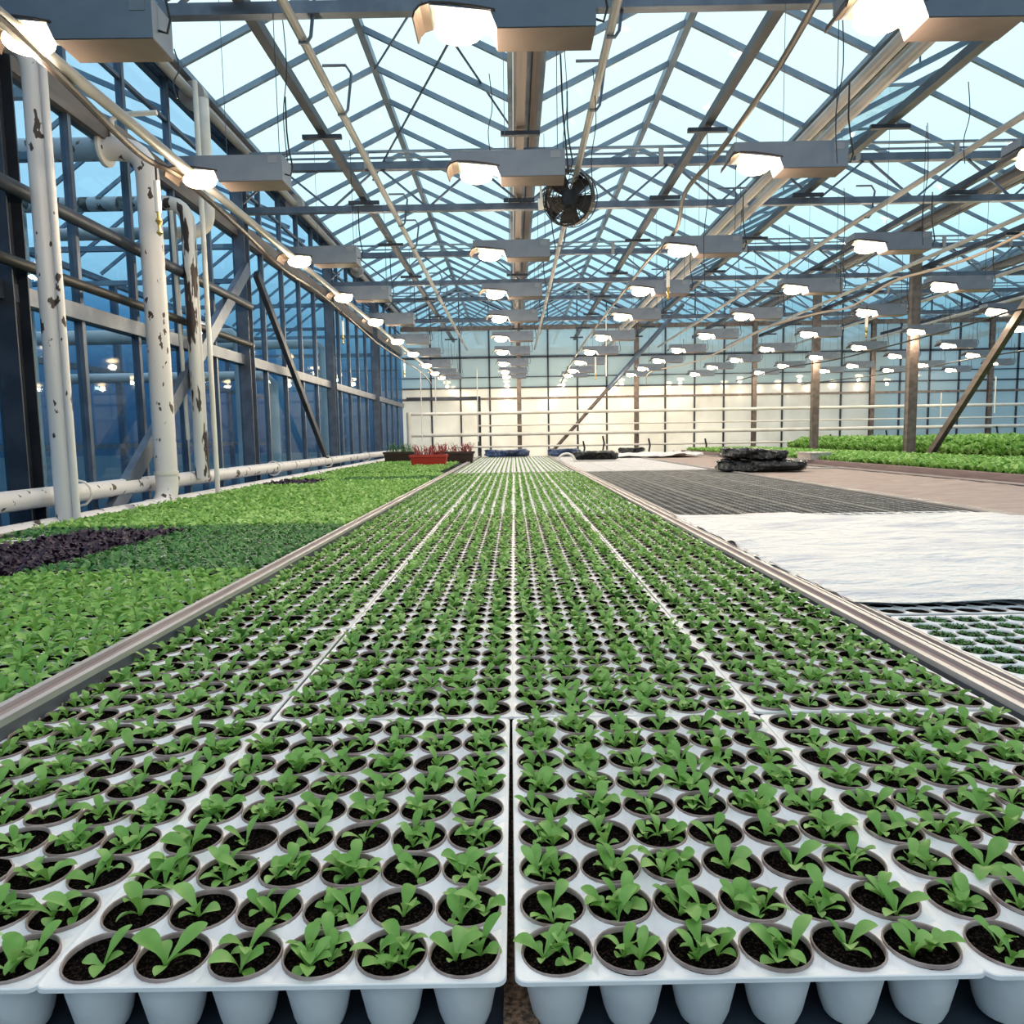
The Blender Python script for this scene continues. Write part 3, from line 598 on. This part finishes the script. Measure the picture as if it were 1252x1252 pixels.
# ---------------------------------------------------------------- trays
NX, NY, SX, SY = 6, 9, .0670, .0663
TW, TL = NX * SX + .006, NY * SY + .008
def tray_mesh(seg, cups, hr=.0316):
    b = MB()
    idx = {}
    def sq(k, n):
        a = 2 * PI * k / n; c, s = math.cos(a), math.sin(a); q = max(abs(c), abs(s)); return c / q, s / q
    for i in range(NX):
        for j in range(NY):
            cx = .003 + (i + .5) * SX; cy = .004 + (j + .5) * SY
            vs = []
            for k in range(seg):
                a = 2 * PI * k / seg
                vs.append((cx + hr * math.cos(a), cy + hr * math.sin(a), -.003))
            for k in range(seg):
                a = 2 * PI * k / seg
                vs.append((cx + (hr + .0013) * math.cos(a), cy + (hr + .0014) * math.sin(a), .0))
            for k in range(seg):
                u, v = sq(k, seg); cr = abs(u * v)
                z = -.0115 * max(0, cr - .25) / .75 + .0012 * (1 - abs(u))
                if (i == 0 and u < -.9) or (i == NX - 1 and u > .9) or (j == 0 and v < -.9) or (j == NY - 1 and v > .9): z = 0
                vs.append((cx + u * SX / 2, cy + v * SY / 2, z))
            fs = []
            for q in (0, 1):
                for k in range(seg):
                    k2 = (k + 1) % seg
                    fs.append((q*seg + k, (q+1)*seg + k, (q+1)*seg + k2, q*seg + k2))
            b.add(vs, fs)
            prof = [(hr, -.003), (hr - .0005, -.02), (.0245, -.052), (.021, -.0615), (.0005, -.063)] if cups else [(hr, -.0025), (hr - .001, -.009)]
            b.cur = 0 if cups else 1
            b.lathe(prof[::-1], seg, (cx, cy, 0)); b.cur = 0
    # border strip with rounded corners and turned-down lip
    x0, x1, y0, y1 = .003, .003 + NX*SX, .004, .004 + NY*SY
    def rr(o, rad, z, n=5):
        pts = []
        for cx, cy, a0 in ((x1 + o - rad, y1 + o - rad, 0), (x0 - o + rad, y1 + o - rad, PI/2), (x0 - o + rad, y0 - o + rad, PI), (x1 + o - rad, y0 - o + rad, 1.5*PI)):
            for q in range(n): 
                a = a0 + PI/2 * q / (n - 1); pts.append((cx + rad * math.cos(a), cy + rad * math.sin(a), z))
        return pts
    r0, r1, r2, r3 = rr(-.001, .0005, -.0002), rr(.0042, .009, .0008), rr(.0052, .010, .0), rr(.0056, .010, -.0035)
    n = len(r0)
    b.add(r0 + r1 + r2 + r3, [(q*n + k, (q+1)*n + k, (q+1)*n + (k+1) % n, q*n + (k+1) % n) for q in range(3) for k in range(n)])
    return b
TRAY_HI = tray_mesh(24, True).mesh('tray_sheet', 'sheet', 'auto')
TRAY_LO = tray_mesh(16, False).mesh('tray_sheet', ['sheet', 'soil'], 'auto')
TRAY_DK = tray_mesh(16, False).mesh('tray_sheet', ['gtray', 'soil'], 'auto')
def disc_all(z, r, seg=8):
    b = MB()
    for i in range(NX):
        for j in range(NY):
            cx = .003 + (i + .5) * SX; cy = .004 + (j + .5) * SY
            b.add([(cx + r*math.cos(2*PI*k/seg), cy + r*math.sin(2*PI*k/seg), z) for k in range(seg)], [tuple(range(seg))])
    return b
SOILSET = disc_all(-.006, .0308).mesh('soil', 'soil')
SOILSET2 = disc_all(-.004, .0304).mesh('soil', 'soil')
CN = ['outer left column', 'inner left column', 'inner right column', 'outer right column']
def tray(x, y, rot, label, group, hi=False, soil=None, z=TZ, me=None):
    o = link('seed_tray', me or (TRAY_HI if hi else TRAY_LO), None, (x, y, z)); o.rotation_euler = (0, 0, rot)
    tag(o, label, 'tray', group)
    if soil:
        s = link('soil', soil, o); s['kind'] = 'stuff'
    return o
# ---- plants
def leaf(b, base, az, L, W, lift, curl, seg=6, wide=2, pet=.35, twist=0, wavy=0):
    """one spatulate leaf, rising from base then arching outwards"""
    ca, sa = math.cos(az), math.sin(az)
    cols = wide + 1; vs = []
    h, rr_, ang = 0., 0., lift
    for k in range(seg + 1):
        t = 1 - (1 - k / seg) ** 1.5
        if t < pet: wd = W * .14 + W * .1 * t
        else:
            u = (t - pet) / (1 - pet); wd = W * (.14 * (1 - u) + .56 * max(0, math.sin(PI * u ** 1.15)) ** .62)
            wd = max(wd, W * .04)
        for c in range(cols):
            s = (c / wide - .5) * 2
            x = rr_ + 0; y = s * wd
            z = h + abs(s) * wd * .45 + (wavy * W * math.sin(k * 2.3 + s * 3) if wavy else 0)
            y2 = y * math.cos(twist) ; z += y * math.sin(twist)
            vs.append((base[0] + x * ca - y2 * sa, base[1] + x * sa + y2 * ca, base[2] + z))
        dt = (1 - k / seg) ** 1.5 - (1 - min(seg, k + 1) / seg) ** 1.5; st = L * dt
        rr_ += math.cos(ang) * st; h += math.sin(ang) * st; ang -= curl * dt
    fs = [(k*cols + c, (k+1)*cols + c, (k+1)*cols + c + 1, k*cols + c + 1) for k in range(seg) for c in range(wide)]
    b.add(vs, fs)
def seedling(rg, seg=8, wide=2, sc=1., n=None, wavy=0., open_=0.):
    b = MB(); n = n or rg.choice((4, 5, 5, 6)); a0 = rg.uniform(0, 6.28)
    for k in range(n):
        small = k < 2 and not wavy
        L = (rg.uniform(.020, .026) if small else rg.uniform(.032, .044)) * sc
        leaf(b, (0, 0, 0), a0 + k * 2.4 + rg.uniform(-.3, .3), L, (rg.uniform(.008, .0105) if small else rg.uniform(.0105, .0145)) * sc, rg.uniform(.95, 1.3) - open_ - (.35 if small else 0), rg.uniform(.7, 1.7), seg, wide, .3, rg.uniform(-.4, .4), wavy)
    return b
SEED = [seedling(R).mesh('seedling', 'leaf', True) for _ in range(12)]
LETT = []
for _ in range(8):
    LETT.append(seedling(R, 5, 2, 1.15, R.choice((6, 7)), .10, .15))
LETT_M = [l.mesh('lettuce', 'lettuce', True) for l in LETT]
POT_M = MB().lathe([(.0308, -.002), (.0312, .0022), (.0322, .0034), (.0330, .0022), (.0331, -.0005)][::-1], 28); POT_M.cur = 1; POT_M.lathe([(.0300, -.012), (.0308, -.002)][::-1], 28); POT_M = POT_M.mesh('pot', ['rim', 'soil'], True)
def soil_disc(rg, n=18, rings=4):
    b = MB(); vs = [(0, 0, -.0055)]
    for q in range(1, rings + 1):
        for k in range(n):
            r = .0305 * q / rings; a = 2*PI*k/n
            vs.append((r*math.cos(a), r*math.sin(a), -.0065 + rg.uniform(-.0012, .0012) - (.001 if q == rings else 0)))
    fs = [(0, 1 + k, 1 + (k+1) % n) for k in range(n)]
    for q in range(rings - 1):
        for k in range(n): fs.append((1+q*n+k, 1+(q+1)*n+k, 1+(q+1)*n+(k+1) % n, 1+q*n+(k+1) % n))
    return b.add(vs, fs)
SOIL_M = [soil_disc(R).mesh('soil', 'soil', True) for _ in range(4)]
# low detail library for merged fields
LOWS = [seedling(R, 3, 1, 1.0, 5) for _ in range(8)]
LOWV = [seedling(R, 2, 1, 1.05, 4) for _ in range(6)]
LOWL = [seedling(R, 3, 1, 1.2, 6, .1, .15) for _ in range(8)]
LOWLV = [seedling(R, 2, 1, 1.2, 4, .1, .1) for _ in range(6)]
def put(dst, src, x, y, z, rot, s):
    c, n = math.cos(rot) * s, math.sin(rot) * s
    o = len(dst.v)
    dst.v += [(x + vx*c - vy*n, y + vx*n + vy*c, z + vz*s) for vx, vy, vz in src.v]
    dst.f += [tuple(i + o for i in f) for f in src.f]; dst.m += [dst.cur] * len(src.f)
pots = []
TRX = [-.834, -.4245, -.004, .4065]
for j in range(15):
    for i in range(4):
        x = TRX[i] + (R.uniform(-.002, .002) + (0, .008, -.005, 0)[i] if j else 0); y = .598 + j * .6095 + (R.uniform(-.004, .004) if j else 0)
        if i == 3 and j >= 1: y += .012
        rot = (0.0, 0.0, 0.006, 0.0)[i] if j == 0 else R.uniform(-.004, .004)
        tray(x, y, rot, 'white tray of leafy seedlings on centre bench, %s, %s from the front' % (CN[i], ordn(j)), 'centre bench trays', hi=j < 3)
        for a in range(NX):
            for b_ in range(NY):
                lx = .003 + (a + .5) * SX; ly = .004 + (b_ + .5) * SY
                c, s = math.cos(rot), math.sin(rot)
                pots.append((x + lx*c - ly*s, y + lx*s + ly*c, i, j, a, b_))
def dist(p): return (Vector((p[0], p[1], TZ)) - CAM).length
pots.sort(key=dist)
near = [p for p in pots if inview((p[0], p[1], TZ), 20)][:300]; ns = set(near)
SNM = ['outer left', 'inner left', 'inner right', 'outer right']
for p in near:
    x, y, i, j, a, b_ = p
    o = link('potted_seedling', POT_M, None, (x, y, TZ)); o.rotation_euler = (R.uniform(-.04, .04), R.uniform(-.04, .04), R.uniform(0, 6))
    tag(o, 'potted seedling, %s tray of %s tray row, pot row %s, %s from left' % (SNM[i], ordn(j), ordn(b_), ordn(a)), 'seedling', 'potted seedlings in the front trays')
    link('soil', R.choice(SOIL_M), o)
    n = R.choice((1, 2, 2, 3, 3, 4)); a0 = R.uniform(0, 6.28)
    for k in range(n):
        rr_ = R.uniform(.006, .017) if n > 1 else R.uniform(0, .008); aa = a0 + k * 2 * PI / n + R.uniform(-.4, .4)
        s = link('seedling', R.choice(SEED), o, (rr_ * math.cos(aa), rr_ * math.sin(aa), -.007))
        s.rotation_euler = (R.uniform(-.2, .2), R.uniform(-.2, .2), R.uniform(0, 6.28)); sc = R.uniform(.72, 1.02) if n > 1 else R.uniform(.95, 1.12); s.scale = (sc,) * 3
rest = MB()
ring = [(.0308, .0028), (.0326, .0028), (.0331, 0)]
pot_lo = MB().lathe(ring[::-1], 12)
wall_lo = MB().lathe([(.0302, -.010), (.0308, .0028)][::-1], 12)
soil_lo = MB().add([(.0305*math.cos(2*PI*k/12), .0305*math.sin(2*PI*k/12), -.007) for k in range(12)], [tuple(range(12))])
for p in pots:
    if p in ns: continue
    x, y = p[0], p[1]
    far = y > 4.5
    rest.cur = 1
    if not far: put(rest, pot_lo, x, y, TZ, 0, 1)
    rest.cur = 2; put(rest, soil_lo, x, y, TZ, 0, 1)
    if not far: put(rest, wall_lo, x, y, TZ, 0, 1)
    rest.cur = 0
    for k in range(R.choice((2, 2, 3)) if y < 9 else 2):
        put(rest, R.choice(LOWV if far else LOWS), x + R.uniform(-.014, .014), y + R.uniform(-.014, .014), TZ - .01, R.uniform(0, 6.28), R.uniform(.9, 1.2))
tag(mk('potted_seedling', rest, ['leaf', 'rim', 'soil'], smooth=True), 'remaining leafy seedlings in pots filling the centre bench', 'seedlings', None, 'stuff')
# far centre bench
far = MB()
for j in range(13):
    for i in range(4):
        tray(TRX[i], 10.08 + j * .612, 0, 'white tray of small seedlings on far centre bench, %s, %s from the front' % (CN[i], ordn(j)), 'far centre trays', soil=SOILSET)
        for a in range(NX):
            for b_ in range(NY):
                put(far, R.choice(LOWV), TRX[i] + .003 + (a + .5) * SX, 10.08 + j * .612 + .004 + (b_ + .5) * SY, TZ - .01, R.uniform(0, 6.28), R.uniform(.6, .85))
tag(mk('small_seedling', far, 'leaf', smooth=True), 'small seedlings filling the far centre trays by the end wall', 'seedlings', None, 'stuff')
# left bench trays
LTX = [-2.58, -2.168, -1.756, -1.344]
for j in range(15):
    for i in range(4):
        tray(LTX[i], .62 + j * .6095, 0, 'tray under left bench lettuce, %s, %s from the front' % (['wall-side column', 'second column from wall', 'third column from wall', 'rail-side column'][i], ordn(j)), 'left bench trays', soil=SOILSET)
# lettuce, dark green and purple patches on the left bench
lc = []
y = .66
row = 0
while y < 9.72:
    x = -2.62 + (.026 if row % 2 else 0)
    while x < -.945: lc.append((x + R.uniform(-.006, .006), y + R.uniform(-.006, .006))); x += .053
    y += .050; row += 1
fields = {'lettuce': MB(), 'dgreen': MB(), 'purple': MB()}
cand = []
for (x, y) in lc:
    kind = 'lettuce'
    if 2.62 < y < 4.05: kind = 'dgreen'
    if 2.55 < y < 3.85 and x < -1.78 + (y - 2.55) * .04 and x > -2.22 - (3.85 - y) * .22: kind = 'purple'
    elif 2.3 < y < 3.75 and x <= -2.22 - (3.85 - y) * .22: kind = None
    if 7.6 < y < 8.5 and x < -2.1: kind = 'purple'
    if 8.2 < y < 9.0 and x > -2.0: kind = 'dgreen'
    if kind is None: continue
    if kind == 'lettuce' and y < 2.62: cand.append((x, y)); continue
    fd = fields[kind]; lib = LOWL if y < 5 else LOWLV
    s = {'lettuce': 1.2, 'dgreen': .95, 'purple': 1.2}[kind] * R.uniform(.85, 1.15)
    if y > 5: s *= 1.1
    put(fd, R.choice(lib), x, y, TZ - .006, R.uniform(0, 6.28), s)
cand.sort(key=lambda q: (Vector((q[0], q[1], TZ)) - CAM).length)
vis = [q for q in cand if inview((q[0], q[1], TZ + .03), 15)]
pick = vis[:300]; ps = set(pick)
for q in cand:
    if q not in ps: put(fields['lettuce'], R.choice(LOWL), q[0], q[1], TZ - .006, R.uniform(0, 6.28), 1.08 * R.uniform(.85, 1.15))
rows = {}
for q in pick: rows.setdefault(round((q[1] - .66) / .050), []).append(q)
for ri_, key in enumerate(sorted(rows)):
    for ci, q in enumerate(sorted(rows[key], key=lambda t: -t[0])):
        o = link('lettuce_plant', R.choice(LETT_M), None, (q[0], q[1], TZ - .006)); s = 1.02 * R.uniform(.85, 1.15); o.scale = (s,) * 3
        o.rotation_euler = (R.uniform(-.15, .15), R.uniform(-.15, .15), R.uniform(0, 6.28))
        tag(o, 'light green lettuce plant on left bench, %s row in view, %s from the rail' % (ordn(ri_), ordn(ci)), 'lettuce', 'near lettuces on the left bench')
tag(mk('lettuce_plant', fields['lettuce'], 'lettuce', smooth=True), 'remaining light green lettuces on the left bench', 'lettuces', None, 'stuff')
tag(mk('herb_seedling', fields['dgreen'], 'dgreen', smooth=True), 'darker green band of small plants across the left bench', 'seedlings', None, 'stuff')
tag(mk('basil_seedling', fields['purple'], 'purple', smooth=True), 'dark purple patches of small leaves on the left bench', 'seedlings', None, 'stuff')
sp_ = MB()
for k in range(900):
    put(sp_, R.choice(LOWLV), R.uniform(-2.64, -2.3), R.uniform(2.3, 3.7), TZ - .006, R.uniform(0, 6.28), R.uniform(.3, .5))
tag(mk('sprout', sp_, 'lettuce', smooth=True), 'sparse sprouts in pale trays beside the purple patch by the wall', 'sprouts', None, 'stuff')
fl = MB()
for k in range(5200):
    fl_y = R.uniform(10.1, 18.0); put(fl, R.choice(LOWLV), R.uniform(-2.66, -1.05), fl_y, TZ - .006, R.uniform(0, 6.28), R.uniform(1.1, 1.6))
tag(mk('lettuce_plant', fl, 'lettuce', smooth=True), 'green lettuce carpet on the far left bench before the red planters', 'lettuces', None, 'stuff')
# right bench trays: sprouts at the front, empty dark pots beyond the fleece
RTX = [.955, 1.383, 1.811, 2.239]
spr = MB()
for j in range(15):
    for i in range(4):
        y = .66 + j * .6095 - (0.0 if j > 1 else .02)
        if j < 2 and i == 0 and j == 0: continue
        lab = 'tray of dark soil cells' if j > 1 else 'tray of tiny sprouts'
        tray(RTX[i], y, 0, '%s, right bench, %s, %s from the front' % (lab, ['rail-side column', 'second column', 'third column', 'outer column'][i], ordn(j)), 'right bench trays', hi=j in (1, 2) and i < 2, soil=SOILSET2, me=TRAY_DK if j > 5 else None)
        for a in range(NX):
            for b_ in range(NY):
                cx, cy = RTX[i] + .003 + (a + .5) * SX, y + .004 + (b_ + .5) * SY
                if j < 2:
                    for k in range(22):
                        r_, q_ = .027 * math.sqrt(R.random()), R.uniform(0, 6.28)
                        put(spr, R.choice(LOWLV), cx + r_*math.cos(q_), cy + r_*math.sin(q_), TZ - .006, R.uniform(0, 6.28), R.uniform(.16, .26))
tag(mk('sprout', spr, 'dgreen', smooth=True), 'tiny green sprouts filling the round cells at the right edge', 'sprouts', None, 'stuff')
for j in range(12):
    for i in range(4):
        tray(RTX[i], 10.1 + j * .612, 0, 'pale empty tray on far right bench, %s, %s from the front' % (['rail-side column', 'second column', 'third column', 'outer column'][i], ordn(j)), 'far right trays', soil=SOILSET2)
# fleece
def cloth(x0, x1, y0, y1, z, nx, ny, amp, seed, edge=.03):
    rg = random.Random(seed); b = MB(); ph = [(rg.uniform(2, 9), rg.uniform(4, 20), rg.uniform(0, 6), rg.uniform(.3, 1)) for _ in range(9)] + [(rg.uniform(-25, 25), rg.uniform(20, 60), rg.uniform(0, 6), .22) for _ in range(5)]
    ex = [rg.uniform(-1, 1) for _ in range(4)]
    for j in range(ny + 1):
        for i in range(nx + 1):
            u, v = i / nx, j / ny
            x = x0 + (x1 - x0) * u; y = y0 + (y1 - y0) * v
            if j == 0: y += edge * math.sin(u * 9 + ex[0]) + edge * .4 * math.sin(u * 31)
            if j == ny: y += edge * 2 * math.sin(u * 6 + ex[1]) + edge * math.sin(u * 23)
            if i == 0: x += edge * .4 * math.sin(v * 11 + ex[2])
            h = sum(a * math.sin(fx * x + fy * y + p_) for fx, fy, p_, a in ph) / 5
            b.v.append((x, y, z + amp * abs(h) ** 1.2))
    for j in range(ny):
        for i in range(nx):
            a = j * (nx + 1) + i; b.f.append((a, a + 1, a + nx + 2, a + nx + 1)); b.m.append(0)
    return b
o = tag(mk('fleece_sheet', cloth(.900, 2.70, 1.93, 4.12, TZ + .010, 120, 140, .030, 3), 'fleece', smooth=True), 'large white crinkled fleece sheet spread over right bench trays', 'fleece')
so = o.modifiers.new('thick', 'SOLIDIFY'); so.thickness = .002
o = tag(mk('felt_mat', cloth(2.76, 4.29, .4, 9.8, TZ - .01, 30, 120, .012, 5, .004), 'felt', smooth=True), 'brown felt mat covering the bench right of the fleece', 'mat')
o = tag(mk('felt_mat', cloth(2.76, 4.29, 10.05, 18.2, TZ - .01, 30, 100, .012, 6, .004), 'felt', smooth=True), 'farther brown felt mat beyond the black bags', 'mat')
o = tag(mk('fleece_sheet', cloth(2.0, 4.0, 15.6, 17.9, TZ + .03, 30, 30, .12, 9, .08), 'fleece', smooth=True), 'crumpled white fleece on the far benches by end wall', 'fleece')
so = o.modifiers.new('thick', 'SOLIDIFY'); so.thickness = .004
# lumpy folded film
def lump(L, W, H, seed, nseg=26, nr=16):
    rg = random.Random(seed); b = MB(); ph = [(rg.uniform(1, 3.5), rg.uniform(0, 6)) for _ in range(5)]
    for i in range(nseg + 1):
        t = i / nseg; e_ = min(1, 14 * t, 14 * (1 - t)) ** .5 if 0 < t < 1 else .4
        for k in range(nr):
            a = 2 * PI * k / nr
            w_ = 1 + rg.uniform(-.09, .09) + .12 * math.sin(ph[0][0] * t * 3 + 2 * a + ph[0][1]) + .08 * math.sin(ph[1][0] * t * 2 - 3 * a)
            c = abs(math.cos(a)) ** .6 * (1 if math.cos(a) > 0 else -1); s = abs(math.sin(a)) ** .7 * (1 if math.sin(a) > 0 else -1)
            b.v.append((L * (t - .5) + .02 * math.sin(3 * a), W / 2 * c * e_ * w_, H / 2 + H / 2 * s * (.4 + .6 * e_) * (w_ if s > 0 else 1)))
    for i in range(nseg):
        for k in range(nr):
            a = i * nr; b.f.append((a + k, a + (k+1) % nr, a + nr + (k+1) % nr, a + nr + k)); b.m.append(0)
    b.f.append(tuple(range(nr))[::-1]); b.m.append(0); b.f.append(tuple(nseg * nr + k for k in range(nr))); b.m.append(0)
    return b
a = P(932, 579, 9.3)
o = tag(mk('plastic_bag', lump(1.08, .5, .15, 1), 'bag', None, (a.x - .02, 9.3, TZ), False), 'long folded black plastic bag lying on the brown felt, lower one', 'bag'); 
mk('white_end', MB().tube([(.50, 0, .065), (.56, 0, .065)], [.05, .055], 12), 'whitep', o, smooth='auto')
o = tag(mk('plastic_bag', lump(.80, .45, .14, 2), 'bag', None, (a.x - .12, 9.32, TZ + .145), False), 'shorter folded black plastic bag lying on top of the other', 'bag'); o.rotation_euler = (0, .05, .05)
for k, (x, y, Y, L, mt, lab) in enumerate(((620, 556, 17.6, 1.05, 'blue', 'rolled blue tarpaulin on the far centre bench, left roll'), (690, 556, 17.5, .75, 'blue', 'rolled blue tarpaulin on the far centre bench, right roll'), (728, 566, 14.2, .85, 'bag', 'crumpled black film with blue sheen on far right bench'), (772, 553, 17.6, .6, 'bag', 'small dark film scrap beside the far white fleece'))):
    a = P(x, y, Y); o = tag(mk('tarpaulin_roll' if mt == 'blue' else 'film_sheet', lump(L, .35, .17, 5 + k), mt, None, (a.x, Y, TZ + .02), False), lab, 'tarpaulin' if mt == 'blue' else 'plastic film')
a = P(700, 566, 13.9)
tag(mk('white_tube_ring', MB().tube([(a.x - .12 + .15 * math.cos(q * PI / 10), 13.8, TZ + .03 + .13 * math.sin(q * PI / 10)) for q in range(11)], .022, 8), 'whitep', smooth='auto'), 'white curved tube arched beside the black film', 'tube')
# planters
def planter(x, y, lx, ly, h, mt, lab, stem):
    t = thing('planter_box', lab, 'planter', (x, y, TZ + .005))
    b = MB(); e_ = .03
    b.add([(-lx/2+e_, -ly/2+e_, 0), (lx/2-e_, -ly/2+e_, 0), (lx/2-e_, ly/2-e_, 0), (-lx/2+e_, ly/2-e_, 0), (-lx/2, -ly/2, h), (lx/2, -ly/2, h), (lx/2, ly/2, h), (-lx/2, ly/2, h),
           (-lx/2+.02, -ly/2+.02, h), (lx/2-.02, -ly/2+.02, h), (lx/2-.02, ly/2-.02, h), (-lx/2+.02, ly/2-.02, h)],
          [(0,3,2,1), (0,1,5,4), (1,2,6,5), (2,3,7,6), (3,0,4,7), (4,5,9,8), (5,6,10,9), (6,7,11,10), (7,4,8,11)])
    b.box(-lx/2 - .012, lx/2 + .012, -ly/2 - .012, -ly/2, h - .04, h).box(-lx/2 - .012, lx/2 + .012, ly/2, ly/2 + .012, h - .04, h)
    mk('box_body', b, mt, t)
    mk('soil', MB().box(-lx/2 + .03, lx/2 - .03, -ly/2 + .03, ly/2 - .03, h - .05, h - .02), 'soil', t)
    p_ = MB()
    for k in range(60):
        sx, sy = R.uniform(-lx/2.4, lx/2.4), R.uniform(-ly/3, ly/3); H = R.uniform(.04, .16); dx, dy = R.uniform(-.08, .08), R.uniform(-.05, .05)
        p_.tube([(sx, sy, h - .03), (sx + dx * .6, sy + dy, h + H * .6), (sx + dx, sy + dy, h + H)], .006, 4)
        leaf(p_, (sx + dx, sy + dy, h + H), R.uniform(0, 6), .07, .02, .4, 1, 3, 1, .2)
    mk('plant', p_, stem, t); return t
a = P(524, 568, 12.6); b_ = P(555, 562, 14.0)
planter(a.x, 12.7, .62, .3, .20, 'red', 'red plastic planter box with red-stemmed plants on far left bench', 'stem_red')
planter(b_.x + .0, 14.1, .75, .3, .22, 'dplant', 'dark planter box with red-stemmed plants behind the red one', 'stem_red')
planter(-2.3, 14.9, .6, .3, .22, 'dplant', 'dark green planter box at the far left corner', 'dgreen')
# right crops
rc = MB()
for k in range(9500):
    x, y = R.uniform(4.5, 6.25), R.uniform(4.5, 19.3)
    put(rc, R.choice(LOWLV), x, y, .86, R.uniform(0, 6.28), R.uniform(1.6, 2.4))
tag(mk('low_crop', rc, 'lettuce', smooth=True), 'low bright green crop carpet on the brown-edged right bench', 'crop', None, 'stuff')
rc = MB()
for k in range(13000):
    x, y = R.uniform(7.1, 14.4), R.uniform(9.2, 19.3)
    if k < 5000: x = R.uniform(7.1, 8.2)
    z = .86 + R.uniform(0, .24) * min(1, (x - 6.9) * 2)
    put(rc, R.choice(LOWLV), x, y, z, R.uniform(0, 6.28), R.uniform(1.8, 2.8))
tag(mk('bushy_crop', rc, 'lettuce', smooth=True), 'tall bushy green crop on the rightmost bench', 'crop', None, 'stuff')
# crop support surface
for nm, (x0, x1, y0, y1) in (('low', (4.5, 6.25, 2.1, 19.4)), ('tall', (7.1, 14.4, 9.1, 19.4))):
    tag(mk('soil_bed', MB().box(x0, x1, y0, y1, .795, .865), 'soil'), 'dark soil bed under the %s green crop on the right' % nm, 'soil', None, 'stuff')
tag(mk('storage_box', MB().box(4.36, 4.66, 10.9, 11.4, .87, .97).box(4.34, 4.68, 10.88, 11.42, .96, .98), 'alu'), 'pale box on the edge of the brown-edged bench', 'box')
